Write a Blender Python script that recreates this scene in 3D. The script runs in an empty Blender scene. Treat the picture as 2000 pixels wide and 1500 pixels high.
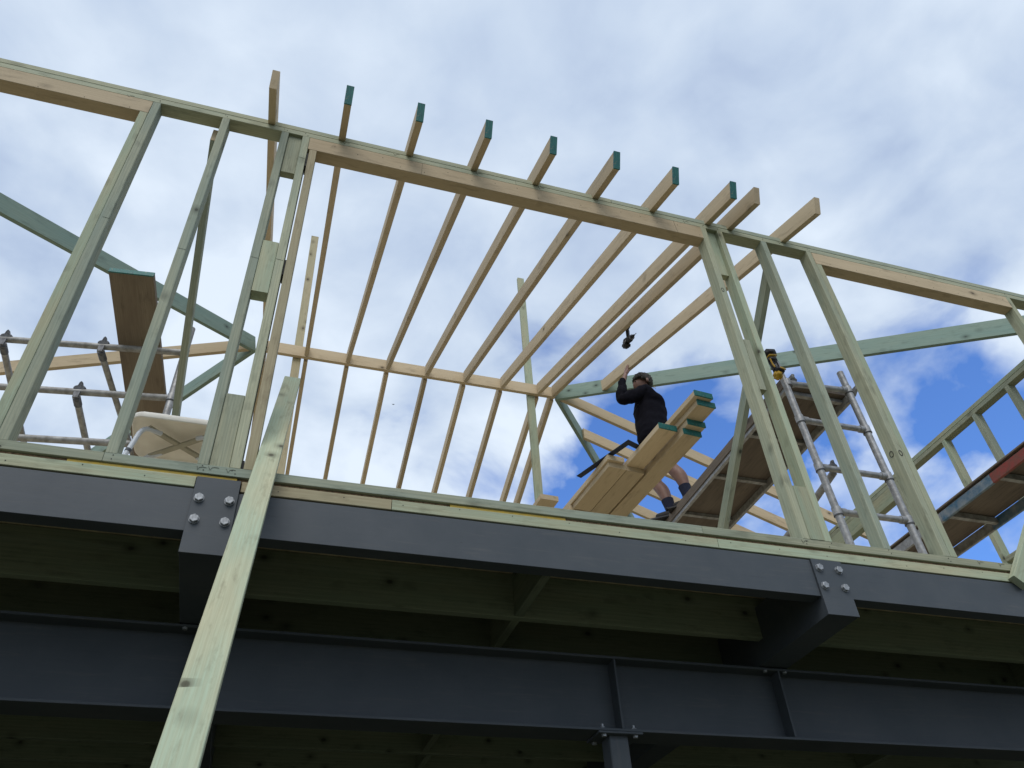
import bpy, bmesh, math, random
from mathutils import Vector, Matrix
random.seed(7)
C = bpy.context.scene.collection
sc = bpy.context.scene
V = Vector

# ------------------------------------------------------------------ camera
cam_d = bpy.data.cameras.new('camera'); cam = bpy.data.objects.new('camera', cam_d); C.objects.link(cam)
yaw, pitch, roll = 0.34093, 0.71566, -0.0672
fw = V((math.sin(yaw)*math.cos(pitch), math.cos(yaw)*math.cos(pitch), math.sin(pitch)))
r0 = V((math.cos(yaw), -math.sin(yaw), 0)); u0 = r0.cross(fw)
rr = math.cos(roll)*r0 + math.sin(roll)*u0; uu = -math.sin(roll)*r0 + math.cos(roll)*u0
M = Matrix((rr, uu, -fw)).transposed().to_4x4(); M.translation = V((0.0, -3.0259, -2.04374))
cam.matrix_world = M
cam_d.sensor_width = 36; cam_d.lens = 1556.449/2000*36; cam_d.clip_start = 0.05; cam_d.clip_end = 2000
sc.camera = cam

# ------------------------------------------------------------------ world: clear sky with broken cloud
SUN_EL, SUN_AZ = math.radians(52), math.radians(205)      # azimuth clockwise from +Y
w = bpy.data.worlds.new('World'); sc.world = w; w.use_nodes = True
nt = w.node_tree; N = nt.nodes; L = nt.links; N.clear()
def nd(tree, t, **kw):
    n = tree.nodes.new(t)
    for k, v in kw.items():
        if k.startswith('i_'):
            key = k[2:]; key = int(key) if key.isdigit() else key.replace('_', ' ')
            n.inputs[key].default_value = v
        else: setattr(n, k, v)
    return n
def math_n(tree, op, a, b=None, clamp=False):
    n = tree.nodes.new('ShaderNodeMath'); n.operation = op; n.use_clamp = clamp
    for i, x in enumerate((a, b)):
        if x is None: continue
        if isinstance(x, (int, float)): n.inputs[i].default_value = x
        else: tree.links.new(x, n.inputs[i])
    return n.outputs[0]
def ramp(tree, fac, stops, interp='LINEAR'):
    n = tree.nodes.new('ShaderNodeValToRGB'); n.color_ramp.interpolation = interp
    e = n.color_ramp.elements
    while len(e) < len(stops): e.new(0.5)
    for el, (p, c) in zip(e, stops):
        el.position = p; el.color = (c if len(c) == 4 else (*c, 1)) if not isinstance(c, (int, float)) else (c, c, c, 1)
    tree.links.new(fac, n.inputs[0]); return n.outputs[0]
def mixc(tree, fac, a, b, mode='MIX'):
    n = tree.nodes.new('ShaderNodeMix'); n.data_type = 'RGBA'; n.blend_type = mode
    for s, x in ((n.inputs[0], fac), (n.inputs[6], a), (n.inputs[7], b)):
        if isinstance(x, (int, float)): s.default_value = x
        elif isinstance(x, tuple): s.default_value = (*x, 1) if len(x) == 3 else x
        else: tree.links.new(x, s)
    return n.outputs[2]
out = nd(nt, 'ShaderNodeOutputWorld'); bg = nd(nt, 'ShaderNodeBackground', i_Strength=0.1)
sky = nd(nt, 'ShaderNodeTexSky', sky_type='NISHITA', sun_disc=False, sun_elevation=SUN_EL, sun_rotation=SUN_AZ, air_density=1.0, dust_density=0.6, ozone_density=2.5)
tc = nd(nt, 'ShaderNodeTexCoord')
mp = nd(nt, 'ShaderNodeMapping'); mp.inputs['Scale'].default_value = (1, 1, 1.5); mp.inputs['Location'].default_value = (3.1, 1.7, 0.4)
L.new(tc.outputs['Generated'], mp.inputs[0])
n1 = nd(nt, 'ShaderNodeTexNoise', i_Scale=2.2, i_Detail=9.0, i_Roughness=0.52, i_Distortion=0.5); L.new(mp.outputs[0], n1.inputs['Vector'])
n2 = nd(nt, 'ShaderNodeTexNoise', i_Scale=6.5, i_Detail=6.0, i_Roughness=0.5, i_Distortion=0.25); L.new(mp.outputs[0], n2.inputs['Vector'])
n3 = nd(nt, 'ShaderNodeTexNoise', i_Scale=1.3, i_Detail=3.0, i_Roughness=0.45); L.new(mp.outputs[0], n3.inputs['Vector'])
# openings in the cloud towards the south-east, low in the sky
hole = None
for d, rad, amt in (((0.70, 0.51, 0.495), 0.18, 0.58), ((0.37, 0.73, 0.55), 0.13, 0.74), ((0.47, 0.68, 0.55), 0.14, 0.66), ((0.60, 0.61, 0.515), 0.16, 0.62), ((0.25, 0.79, 0.54), 0.12, 0.40), ((0.10, 0.80, 0.58), 0.12, 0.30), ((0.33, 0.68, 0.64), 0.15, 0.28)):
    dn = nd(nt, 'ShaderNodeVectorMath', operation='DISTANCE'); L.new(tc.outputs['Generated'], dn.inputs[0])
    dn.inputs[1].default_value = V(d).normalized()
    g = math_n(nt, 'DIVIDE', dn.outputs['Value'], rad); g = math_n(nt, 'MULTIPLY', g, g); g = math_n(nt, 'MULTIPLY', g, -1.0)
    g = math_n(nt, 'POWER', 2.71828, g); g = math_n(nt, 'MULTIPLY', g, amt)
    hole = g if hole is None else math_n(nt, 'MAXIMUM', hole, g)
rag = nd(nt, 'ShaderNodeMapRange', i_From_Min=0.36, i_From_Max=0.64, i_To_Min=1.35, i_To_Max=0.55); L.new(n2.outputs['Fac'], rag.inputs[0])
hole = math_n(nt, 'MULTIPLY', hole, rag.outputs[0])
dens = math_n(nt, 'MULTIPLY', n1.outputs['Fac'], 0.6); dens = math_n(nt, 'ADD', dens, math_n(nt, 'MULTIPLY', n2.outputs['Fac'], 0.4))
dens = math_n(nt, 'SUBTRACT', math_n(nt, 'ADD', dens, 0.195), hole)
sx_ = nd(nt, 'ShaderNodeSeparateXYZ'); L.new(tc.outputs['Generated'], sx_.inputs[0])
hi = nd(nt, 'ShaderNodeMapRange', i_From_Min=0.52, i_From_Max=0.72, i_To_Min=0.0, i_To_Max=0.17); L.new(sx_.outputs['Z'], hi.inputs[0])
dens = math_n(nt, 'ADD', dens, hi.outputs[0])
cover = ramp(nt, dens, [(0.22, 0.0), (0.40, 0.5), (0.54, 0.93), (0.62, 1.0)], 'LINEAR')
shade = math_n(nt, 'ADD', math_n(nt, 'MULTIPLY', n2.outputs['Fac'], 0.55), math_n(nt, 'MULTIPLY', n1.outputs['Fac'], 0.45))
ccol = ramp(nt, shade, [(0.36, (3.3, 4.2, 6.0)), (0.44, (4.4, 5.35, 6.9)), (0.51, (5.3, 6.2, 7.5)), (0.62, (6.8, 7.65, 8.7))])
clear = mixc(nt, 1.0, sky.outputs[0], (0.95, 1.35, 2.0), 'MULTIPLY')
top = nd(nt, 'ShaderNodeMapRange', i_From_Min=0.66, i_From_Max=0.92, i_To_Min=0.0, i_To_Max=0.55); L.new(sx_.outputs['Z'], top.inputs[0])
ccol = mixc(nt, top.outputs[0], ccol, (5.2, 6.1, 7.4))
col = mixc(nt, cover, clear, ccol)
L.new(col, bg.inputs[0]); L.new(bg.outputs[0], out.inputs[0])

# ------------------------------------------------------------------ sun behind thin cloud
sd = bpy.data.lights.new('sun', 'SUN'); sun = bpy.data.objects.new('sun', sd); C.objects.link(sun)
sd.energy = 1.5; sd.angle = math.radians(40); sd.color = (1.0, 0.96, 0.9)
sdir = V((math.sin(SUN_AZ)*math.cos(SUN_EL), math.cos(SUN_AZ)*math.cos(SUN_EL), math.sin(SUN_EL)))
sun.rotation_euler = sdir.to_track_quat('Z', 'Y').to_euler(); sun.location = sdir*30
sc.view_settings.view_transform = 'Standard'; sc.view_settings.look = 'None'
sc.view_settings.exposure = 0.25; sc.view_settings.gamma = 1.0; sc.view_settings.use_curve_mapping = False
sc.cycles.max_bounces = 8; sc.cycles.diffuse_bounces = 5

# ------------------------------------------------------------------ materials
def mat(name):
    m = bpy.data.materials.new(name); m.use_nodes = True
    t = m.node_tree; b = t.nodes['Principled BSDF']; return m, t, b
def wood(name, base, alt, dark, grain=0.5, knots=0.6, rough=0.75, blotch=0.5, bump=0.15, seed=0.0, ring=0.35):
    """sawn timber: grain runs along local X, each piece is shifted by its own random number"""
    m, t, b = mat(name)
    tc = nd(t, 'ShaderNodeTexCoord'); oi = nd(t, 'ShaderNodeObjectInfo')
    off = nd(t, 'ShaderNodeVectorMath', operation='MULTIPLY_ADD')
    cb = nd(t, 'ShaderNodeCombineXYZ')
    for i in range(3): t.links.new(oi.outputs['Random'], cb.inputs[i])
    t.links.new(cb.outputs[0], off.inputs[0]); off.inputs[1].default_value = (37, 11, 7)
    t.links.new(tc.outputs['Object'], off.inputs[2]); P = off.outputs[0]
    def mapped(s):
        q = nd(t, 'ShaderNodeMapping'); q.inputs['Scale'].default_value = s; t.links.new(P, q.inputs[0]); return q.outputs[0]
    big = nd(t, 'ShaderNodeTexNoise', i_Scale=1.0, i_Detail=3.0, i_Roughness=0.55); t.links.new(mapped((1.6, 9, 9)), big.inputs['Vector'])
    fib = nd(t, 'ShaderNodeTexNoise', i_Scale=1.0, i_Detail=4.0, i_Roughness=0.6); t.links.new(mapped((5, 210, 210)), fib.inputs['Vector'])
    wav = nd(t, 'ShaderNodeTexWave', i_Scale=1.0, i_Distortion=3.4, i_Detail=2.0, wave_type='RINGS', rings_direction='X')
    wav.inputs['Detail Scale'].default_value = 0.7
    t.links.new(mapped((0.55, 26, 26)), wav.inputs['Vector'])
    f1 = ramp(t, big.outputs['Fac'], [(0.5-0.25*blotch-0.08, 0.0), (0.5+0.25*blotch, 1.0)])
    c = mixc(t, f1, base, alt)
    rv = nd(t, 'ShaderNodeMapRange', i_To_Min=0.84, i_To_Max=1.1); t.links.new(oi.outputs['Random'], rv.inputs[0])
    g = mixc(t, math_n(t, 'MULTIPLY', wav.outputs['Fac'], ring), c, tuple(x*0.78 for x in base), 'MIX')
    g2 = mixc(t, math_n(t, 'MULTIPLY', ramp(t, fib.outputs['Fac'], [(0.38, 1.0), (0.62, 0.0)]), grain*0.55), g, tuple(x*0.62 for x in dark[:3]) if False else dark, 'MIX')
    # knots
    vor = nd(t, 'ShaderNodeTexVoronoi', i_Scale=1.0, feature='F1'); t.links.new(mapped((8.5, 12.0, 12.0)), vor.inputs['Vector'])
    hs = nd(t, 'ShaderNodeSeparateColor'); t.links.new(vor.outputs['Color'], hs.inputs[0])
    keep = math_n(t, 'LESS_THAN', hs.outputs[0], 0.24*knots)
    kd = ramp(t, vor.outputs['Distance'], [(0.0, 0.97), (0.10, 0.9), (0.16, 0.5), (0.28, 0.24), (0.5, 0.0)])
    kf = math_n(t, 'MULTIPLY', kd, keep)
    g3 = mixc(t, kf, g2, tuple(x*0.26 for x in dark))
    # handling marks / grime
    sm = nd(t, 'ShaderNodeTexNoise', i_Scale=1.0, i_Detail=5.0, i_Roughness=0.7); t.links.new(mapped((5, 22, 22)), sm.inputs['Vector'])
    gf = ramp(t, sm.outputs['Fac'], [(0.54, 0.0), (0.74, 0.5)])
    g4 = mixc(t, gf, g3, tuple(x*0.55 for x in dark))
    fin = nd(t, 'ShaderNodeVectorMath', operation='SCALE'); t.links.new(g4, fin.inputs[0]); t.links.new(rv.outputs[0], fin.inputs['Scale'])
    t.links.new(fin.outputs[0], b.inputs['Base Color'])
    b.inputs['Roughness'].default_value = rough; b.inputs['Specular IOR Level'].default_value = 0.25
    bp = nd(t, 'ShaderNodeBump', i_Strength=bump, i_Distance=0.002); t.links.new(fib.outputs['Fac'], bp.inputs['Height']); t.links.new(bp.outputs[0], b.inputs['Normal'])
    return m
GREEN = wood('treated_pine_green', (0.335, 0.37, 0.275), (0.43, 0.43, 0.295), (0.17, 0.175, 0.12), blotch=0.35)
GREENB = wood('treated_pine_bluish', (0.295, 0.35, 0.285), (0.39, 0.405, 0.295), (0.15, 0.17, 0.125), knots=0.5, blotch=0.35)
PALE = wood('treated_pine_pale', (0.44, 0.43, 0.285), (0.36, 0.43, 0.31), (0.22, 0.205, 0.13), knots=0.6, ring=0.28, blotch=0.35)
YELLOW = wood('untreated_pine', (0.48, 0.41, 0.26), (0.42, 0.39, 0.25), (0.24, 0.17, 0.10), knots=0.6)
LVL = wood('laminated_veneer', (0.55, 0.445, 0.295), (0.48, 0.385, 0.25), (0.31, 0.235, 0.15), grain=0.45, knots=0.22, blotch=0.9, ring=0.12)
LVLP = wood('laminated_veneer_pale', (0.60, 0.485, 0.325), (0.53, 0.425, 0.275), (0.35, 0.265, 0.165), grain=0.4, knots=0.15, blotch=0.9, ring=0.1)
LVLD = wood('laminated_veneer_brown', (0.25, 0.205, 0.15), (0.20, 0.158, 0.115), (0.10, 0.078, 0.056), grain=0.6, knots=0.35)
TEAL = wood('hip_timber_teal', (0.225, 0.325, 0.28), (0.27, 0.35, 0.285), (0.14, 0.18, 0.15), knots=0.35, ring=0.15)
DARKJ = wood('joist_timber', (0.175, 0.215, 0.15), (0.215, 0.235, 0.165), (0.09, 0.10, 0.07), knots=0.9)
PLY = wood('weathered_plywood', (0.215, 0.175, 0.135), (0.155, 0.125, 0.10), (0.07, 0.055, 0.045), grain=0.7, knots=0.2)
def plain(name, c, rough=0.5, metal=0.0, noise=0.25, scale=12.0, c2=None, spec=0.5, bump=0.0):
    m, t, b = mat(name)
    tc = nd(t, 'ShaderNodeTexCoord'); n = nd(t, 'ShaderNodeTexNoise', i_Scale=scale, i_Detail=6.0, i_Roughness=0.62)
    t.links.new(tc.outputs['Object'], n.inputs['Vector'])
    c2 = c2 or tuple(x*(1-noise*1.5) for x in c)
    f = ramp(t, n.outputs['Fac'], [(0.35, 0.0), (0.68, 1.0)])
    t.links.new(mixc(t, f, c, c2), b.inputs['Base Color'])
    rg = nd(t, 'ShaderNodeMapRange', i_To_Min=max(0, rough-0.1), i_To_Max=min(1, rough+0.12)); t.links.new(n.outputs['Fac'], rg.inputs[0]); t.links.new(rg.outputs[0], b.inputs['Roughness'])
    b.inputs['Metallic'].default_value = metal; b.inputs['Specular IOR Level'].default_value = spec
    if bump:
        bp = nd(t, 'ShaderNodeBump', i_Strength=bump, i_Distance=0.002); t.links.new(n.outputs['Fac'], bp.inputs['Height']); t.links.new(bp.outputs[0], b.inputs['Normal'])
    return m
def steel_mat():
    m, t, b = mat('painted_steel')
    tc = nd(t, 'ShaderNodeTexCoord')
    n = nd(t, 'ShaderNodeTexNoise', i_Scale=3.0, i_Detail=7.0, i_Roughness=0.65); t.links.new(tc.outputs['Object'], n.inputs['Vector'])
    mp = nd(t, 'ShaderNodeMapping'); mp.inputs['Scale'].default_value = (22, 40, 60); t.links.new(tc.outputs['Object'], mp.inputs[0])
    v = nd(t, 'ShaderNodeTexVoronoi', i_Scale=0.25); t.links.new(mp.outputs[0], v.inputs['Vector'])
    sc_ = ramp(t, v.outputs['Distance'], [(0.0, 1.0), (0.05, 0.0)])
    hs = nd(t, 'ShaderNodeSeparateColor'); t.links.new(v.outputs['Color'], hs.inputs[0])
    sf = math_n(t, 'MULTIPLY', sc_, math_n(t, 'LESS_THAN', hs.outputs[1], 0.12))
    c = mixc(t, ramp(t, n.outputs['Fac'], [(0.35, 0.0), (0.7, 1.0)]), (0.050, 0.061, 0.072), (0.068, 0.078, 0.088))
    c = mixc(t, sf, c, (0.02, 0.02, 0.025))
    mp2 = nd(t, 'ShaderNodeMapping'); mp2.inputs['Scale'].default_value = (1.4, 9, 22); t.links.new(tc.outputs['Object'], mp2.inputs[0])
    dn_ = nd(t, 'ShaderNodeTexNoise', i_Scale=2.2, i_Detail=9.0, i_Roughness=0.72, i_Distortion=0.6); t.links.new(mp2.outputs[0], dn_.inputs['Vector'])
    c = mixc(t, ramp(t, dn_.outputs['Fac'], [(0.54, 0.0), (0.80, 0.5)]), c, (0.14, 0.135, 0.125))
    c = mixc(t, ramp(t, dn_.outputs['Fac'], [(0.24, 0.5), (0.42, 0.0)]), c, (0.026, 0.03, 0.038))
    t.links.new(c, b.inputs['Base Color']); rgh = nd(t, 'ShaderNodeMapRange', i_To_Min=0.38, i_To_Max=0.72); t.links.new(dn_.outputs['Fac'], rgh.inputs[0]); t.links.new(rgh.outputs[0], b.inputs['Roughness']); b.inputs['Specular IOR Level'].default_value = 0.35
    n2 = nd(t, 'ShaderNodeTexNoise', i_Scale=260.0, i_Detail=2.0); t.links.new(tc.outputs['Object'], n2.inputs['Vector'])
    bp = nd(t, 'ShaderNodeBump', i_Strength=0.08, i_Distance=0.001); t.links.new(n2.outputs['Fac'], bp.inputs['Height']); t.links.new(bp.outputs[0], b.inputs['Normal'])
    return m
STEEL = steel_mat()
GALV = plain('galvanised_zinc', (0.42, 0.44, 0.46), 0.55, 0.5, 0.45, 60, spec=0.5, bump=0.3)
ALU = plain('weathered_aluminium', (0.42, 0.42, 0.42), 0.48, 0.5, 0.3, 26, c2=(0.24, 0.235, 0.23), bump=0.2)
ALUD = plain('dirty_aluminium', (0.38, 0.38, 0.37), 0.6, 0.35, 0.3, 22, c2=(0.20, 0.19, 0.175), bump=0.2)
CLAMP = plain('cast_clamp', (0.17, 0.175, 0.19), 0.55, 0.4, 0.4, 50)
PAINT = plain('end_seal_paint', (0.008, 0.115, 0.115), 0.55, 0, 0.35, 45, c2=(0.015, 0.19, 0.165))
def endpaint():
    m, t, b = mat('end_seal_paint'); tc = nd(t, 'ShaderNodeTexCoord')
    n = nd(t, 'ShaderNodeTexNoise', i_Scale=38.0, i_Detail=6.0, i_Roughness=0.7); t.links.new(tc.outputs['Object'], n.inputs['Vector'])
    mp = nd(t, 'ShaderNodeMapping'); mp.inputs['Scale'].default_value = (40, 230, 18); t.links.new(tc.outputs['Object'], mp.inputs[0])
    n2 = nd(t, 'ShaderNodeTexNoise', i_Scale=1.0, i_Detail=3.0); t.links.new(mp.outputs[0], n2.inputs['Vector'])
    c = mixc(t, ramp(t, n2.outputs['Fac'], [(0.36, 0.0), (0.64, 1.0)]), (0.006, 0.085, 0.09), (0.012, 0.18, 0.155))
    c = mixc(t, ramp(t, n.outputs['Fac'], [(0.60, 0.0), (0.68, 0.75)]), c, (0.30, 0.24, 0.15))
    t.links.new(c, b.inputs['Base Color']); b.inputs['Roughness'].default_value = 0.6; return m
PAINT = endpaint()
YTONG = plain('flooring_edge_yellow', (0.48, 0.32, 0.03), 0.7, 0, 0.3, 30, c2=(0.36, 0.26, 0.06))
CHIP = plain('particleboard', (0.30, 0.19, 0.10), 0.85, 0, 0.5, 90)
DECK = plain('flooring_sheet', (0.60, 0.50, 0.34), 0.8, 0, 0.3, 9)
BLACK = plain('black_plastic', (0.014, 0.014, 0.017), 0.5, 0, 0.3, 20)
TOOLY = plain('yellow_plastic', (0.50, 0.29, 0.01), 0.45, 0, 0.1, 20)
TOOLG = plain('grey_tool_metal', (0.22, 0.22, 0.24), 0.4, 0.6, 0.2, 20)
GAP = plain('black_packer', (0.006, 0.006, 0.007), 0.7)
WPL = plain('white_plastic', (0.80, 0.77, 0.69), 0.5, 0, 0.1, 14, c2=(0.74, 0.70, 0.62))
WPLD = plain('grey_cream_plastic', (0.36, 0.34, 0.26), 0.5, 0, 0.1, 14)
WTUBE = plain('white_powder_coat', (0.62, 0.66, 0.72), 0.35, 0, 0.08, 14)
GREYR = plain('grey_rubber', (0.10, 0.11, 0.13), 0.6)
HOOD = plain('black_fleece', (0.0085, 0.0085, 0.014), 0.95, 0, 0.2, 40, spec=0.1, bump=0.5)
SKIN = plain('skin', (0.23, 0.125, 0.09), 0.55, 0, 0.15, 9, c2=(0.17, 0.085, 0.062))
HAIR = plain('greying_hair', (0.022, 0.018, 0.015), 0.85, 0, 0.6, 70, c2=(0.085, 0.076, 0.064), bump=1.0)
SOCK = plain('navy_sock', (0.011, 0.015, 0.04), 0.95, 0, 0.2, 60)
BOOT = plain('boot_leather', (0.02, 0.017, 0.015), 0.7, 0, 0.4, 40)
SHORT = plain('dark_shorts', (0.022, 0.016, 0.022), 0.9)
SQB = plain('blued_steel', (0.010, 0.022, 0.055), 0.4, 0.2, 0.2, 20)
REDP = plain('red_paint', (0.28, 0.04, 0.03), 0.6, 0, 0.5, 25, c2=(0.16, 0.07, 0.05))
BLUEP = plain('blue_paint', (0.05, 0.13, 0.21), 0.6, 0, 0.5, 18, c2=(0.24, 0.27, 0.29))
PENCIL = plain('pencil_line', (0.05, 0.05, 0.045), 0.8)
GROUND = plain('bare_soil_and_grass', (0.105, 0.092, 0.066), 0.95, 0, 0.4, 1.3, c2=(0.065, 0.08, 0.038))
BLOCK = plain('grey_block_wall', (0.10, 0.098, 0.092), 0.9, 0, 0.3, 3)
YARN = plain('string', (0.7, 0.62, 0.4), 0.8)

# ------------------------------------------------------------------ helpers
def mesh_obj(name, bm, m, parent=None, smooth=False):
    bmesh.ops.recalc_face_normals(bm, faces=bm.faces)
    me = bpy.data.meshes.new(name); bm.to_mesh(me); bm.free(); me.materials.append(m)
    if smooth:
        for p in me.polygons: p.use_smooth = True
    o = bpy.data.objects.new(name, me); C.objects.link(o)
    if parent is not None: attach(o, parent)
    return o
def attach(o, parent):
    o.parent = parent
def world_loc(o):
    p = V((0, 0, 0))
    while o is not None:
        p = p + o.location if o.type == 'EMPTY' else o.matrix_world @ V((0,0,0)); o = o.parent
    return p
def tag(o, label=None, cat=None, group=None, kind=None):
    if label: o['label'] = label
    if cat: o['category'] = cat
    if group: o['group'] = group
    if kind: o['kind'] = kind
    return o
def thing(name, label, cat, loc=(0, 0, 0), group=None):
    o = bpy.data.objects.new(name, None); o.empty_display_size = 0.1; o.location = loc; C.objects.link(o)
    return tag(o, label, cat, group)
def total(o):
    m = Matrix.Identity(4)
    while o is not None:
        m = o.matrix_basis @ m; o = o.parent
    return m
def place(o, Mw, parent):
    if parent is not None:
        o.parent = parent; o.matrix_basis = total(parent).inverted() @ Mw
    else: o.matrix_basis = Mw
def frame_for(p0, p1, hint):
    ex = (p1-p0).normalized(); ez = (hint - hint.dot(ex)*ex).normalized(); ey = ez.cross(ex)
    m = Matrix((ex, ey, ez)).transposed().to_4x4(); m.translation = p0
    return m
def member(name, p0, p1, wy, dz, hint, m, parent=None, k0=0.0, k1=0.0, bow=None, ch=0.0022, label=None, seg=None, rough_end=0.0):
    """a sawn timber from p0 to p1 (centre line), wy wide (local Y), dz deep (local Z, towards hint)"""
    p0, p1, hint = V(p0), V(p1), V(hint); Ln = (p1-p0).length
    Mw = frame_for(p0, p1, hint); bm = bmesh.new()
    a, b = wy/2, dz/2; c = min(ch, a*0.4, b*0.4)
    prof = [(-a+c, -b), (a-c, -b), (a, -b+c), (a, b-c), (a-c, b), (-a+c, b), (-a, b-c), (-a, -b+c)]
    n = seg or max(1, min(10, int(Ln/0.35)))
    if bow is None: bow = 0.0007*Ln
    ph1, ph2 = random.uniform(0, 6.28), random.uniform(0, 6.28); s1, s2 = random.uniform(-1, 1)*bow, random.uniform(-1, 1)*bow
    rows = []
    for i in range(n+1):
        t = i/n; env = math.sin(math.pi*t)
        oy = s1*env + 0.25*bow*math.sin(7*t+ph1)*env; oz = s2*env + 0.25*bow*math.sin(9*t+ph2)*env
        row = []
        for (y, z) in prof:
            x = t*Ln + (k0*z if i == 0 else 0) + (k1*z if i == n else 0)
            row.append(bm.verts.new((x, y+oy, z+oz)))
        rows.append(row)
    for i in range(n):
        for j in range(8):
            bm.faces.new((rows[i][j], rows[i][(j+1) % 8], rows[i+1][(j+1) % 8], rows[i+1][j]))
    bm.faces.new(rows[0]); bm.faces.new(list(reversed(rows[-1])))
    o = mesh_obj(name, bm, m); place(o, Mw, parent)
    if label: o['label'] = label
    return o
def box(name, x, y, z, m, parent=None, axis=None, ch=0.002, bow=0.0, label=None):
    """an axis aligned piece given by its ranges; grain along its longest side"""
    d = [x[1]-x[0], y[1]-y[0], z[1]-z[0]]; cx = [(x[0]+x[1])/2, (y[0]+y[1])/2, (z[0]+z[1])/2]
    ax = axis if axis is not None else d.index(max(d))
    p0, p1 = cx[:], cx[:]; p0[ax], p1[ax] = (x, y, z)[ax]
    hint = {0: V((0, 0, 1)), 1: V((0, 0, 1)), 2: V((0, 1, 0))}[ax]
    wy = {0: d[1], 1: d[0], 2: d[0]}[ax]; dz = {0: d[2], 1: d[2], 2: d[1]}[ax]
    return member(name, p0, p1, wy, dz, hint, m, parent, bow=bow, ch=ch, label=label)
def ring_pts(c, ex, ey, r, n): return [c + r*math.cos(2*math.pi*i/n)*ex + r*math.sin(2*math.pi*i/n)*ey for i in range(n)]
def tube_bm(bm, pts, r, n=14, caps=True):
    pts = [V(p) for p in pts]; rows = []; up = None
    for i, p in enumerate(pts):
        d = (pts[min(i+1, len(pts)-1)] - pts[max(i-1, 0)]).normalized()
        if up is None: up = V((0, 0, 1)) if abs(d.z) < 0.9 else V((0, 1, 0))
        ex = d.cross(up).normalized(); up = ex.cross(d).normalized()
        rad = r[i] if isinstance(r, (list, tuple)) else r
        rows.append([bm.verts.new(q) for q in ring_pts(p, ex, up, rad, n)])
    for a, b in zip(rows, rows[1:]):
        for j in range(n): bm.faces.new((a[j], a[(j+1) % n], b[(j+1) % n], b[j]))
    if caps: bm.faces.new(rows[0]); bm.faces.new(list(reversed(rows[-1])))
def tube(name, pts, r, m, parent=None, n=14, label=None):
    pts = [V(p) for p in pts]; o0 = pts[0].copy()
    bm = bmesh.new(); tube_bm(bm, [p-o0 for p in pts], r, n)
    o = mesh_obj(name, bm, m, smooth=True); place(o, Matrix.Translation(o0), parent)
    md = o.modifiers.new('edge', 'EDGE_SPLIT'); md.split_angle = math.radians(50)
    if label: o['label'] = label
    return o
def prism(name, pts, base, ex, ey, thick, m, parent=None, ch=0.0015, label=None):
    """flat polygon (2-D pts) in the plane ex,ey, extruded by thick along ex x ey"""
    ex, ey = V(ex).normalized(), V(ey).normalized(); ez = ex.cross(ey)
    bm = bmesh.new(); lo = [bm.verts.new((x, y, 0)) for x, y in pts]; hi = [bm.verts.new((x, y, thick)) for x, y in pts]
    bm.faces.new(lo); bm.faces.new(hi); n = len(pts)
    for i in range(n): bm.faces.new((lo[i], lo[(i+1) % n], hi[(i+1) % n], hi[i]))
    if ch:
        bmesh.ops.recalc_face_normals(bm, faces=bm.faces)
        bmesh.ops.bevel(bm, geom=[e for e in bm.edges if e.calc_face_angle(0) > 0.5], offset=ch, segments=1, affect='EDGES')
    o = mesh_obj(name, bm, m); Mw = Matrix((ex, ey, ez)).transposed().to_4x4(); Mw.translation = V(base); place(o, Mw, parent)
    if label: o['label'] = label
    return o
def extrude_profile(name, prof, x0, x1, m, parent=None, axis='X', at=(0, 0, 0), label=None):
    """steel section: prof = list of (u, z) outline, run along X (u = Y) or along Y (u = X)"""
    bm = bmesh.new(); A, B = [], []
    for u, z in prof:
        if axis == 'X': A.append(bm.verts.new((0, u, z))); B.append(bm.verts.new((x1-x0, u, z)))
        else: A.append(bm.verts.new((u, 0, z))); B.append(bm.verts.new((u, x1-x0, z)))
    n = len(prof); bm.faces.new(A); bm.faces.new(B)
    for i in range(n): bm.faces.new((A[i], A[(i+1) % n], B[(i+1) % n], B[i]))
    bmesh.ops.recalc_face_normals(bm, faces=bm.faces)
    bmesh.ops.bevel(bm, geom=[e for e in bm.edges if e.calc_face_angle(0) > 0.5], offset=0.0015, segments=1, affect='EDGES')
    o = mesh_obj(name, bm, m); base = V(at) + (V((x0, 0, 0)) if axis == 'X' else V((0, x0, 0)))
    place(o, Matrix.Translation(base), parent)
    if label: o['label'] = label
    return o
_bolt = None
def bolt(loc, axis, parent, s=1.0):
    """hexagon bolt head with washer, pointing along axis"""
    global _bolt
    if _bolt is None:
        bm = bmesh.new()
        def disc(r0, r1, z0, z1, n, rot=0.0):
            a = [bm.verts.new((r0*math.cos(2*math.pi*i/n+rot), r0*math.sin(2*math.pi*i/n+rot), z0)) for i in range(n)]
            b = [bm.verts.new((r1*math.cos(2*math.pi*i/n+rot), r1*math.sin(2*math.pi*i/n+rot), z1)) for i in range(n)]
            for i in range(n): bm.faces.new((a[i], a[(i+1) % n], b[(i+1) % n], b[i]))
            bm.faces.new(b)
        disc(0.0185, 0.0185, 0, 0.003, 20)
        disc(0.0165, 0.0165, 0.003, 0.0135, 6, 0.2); disc(0.0163, 0.0145, 0.0135, 0.0145, 6, 0.2)
        bmesh.ops.recalc_face_normals(bm, faces=bm.faces)
        _bolt = bpy.data.meshes.new('bolt'); bm.to_mesh(_bolt); bm.free(); _bolt.materials.append(GALV)
    o = bpy.data.objects.new('bolt', _bolt); C.objects.link(o)
    q = V(axis).to_track_quat('Z', 'Y').to_matrix().to_4x4() @ Matrix.Rotation(random.uniform(0, 1), 4, 'Z') @ Matrix.Scale(s, 4)
    q.translation = V(loc); place(o, q, parent); return o
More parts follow.
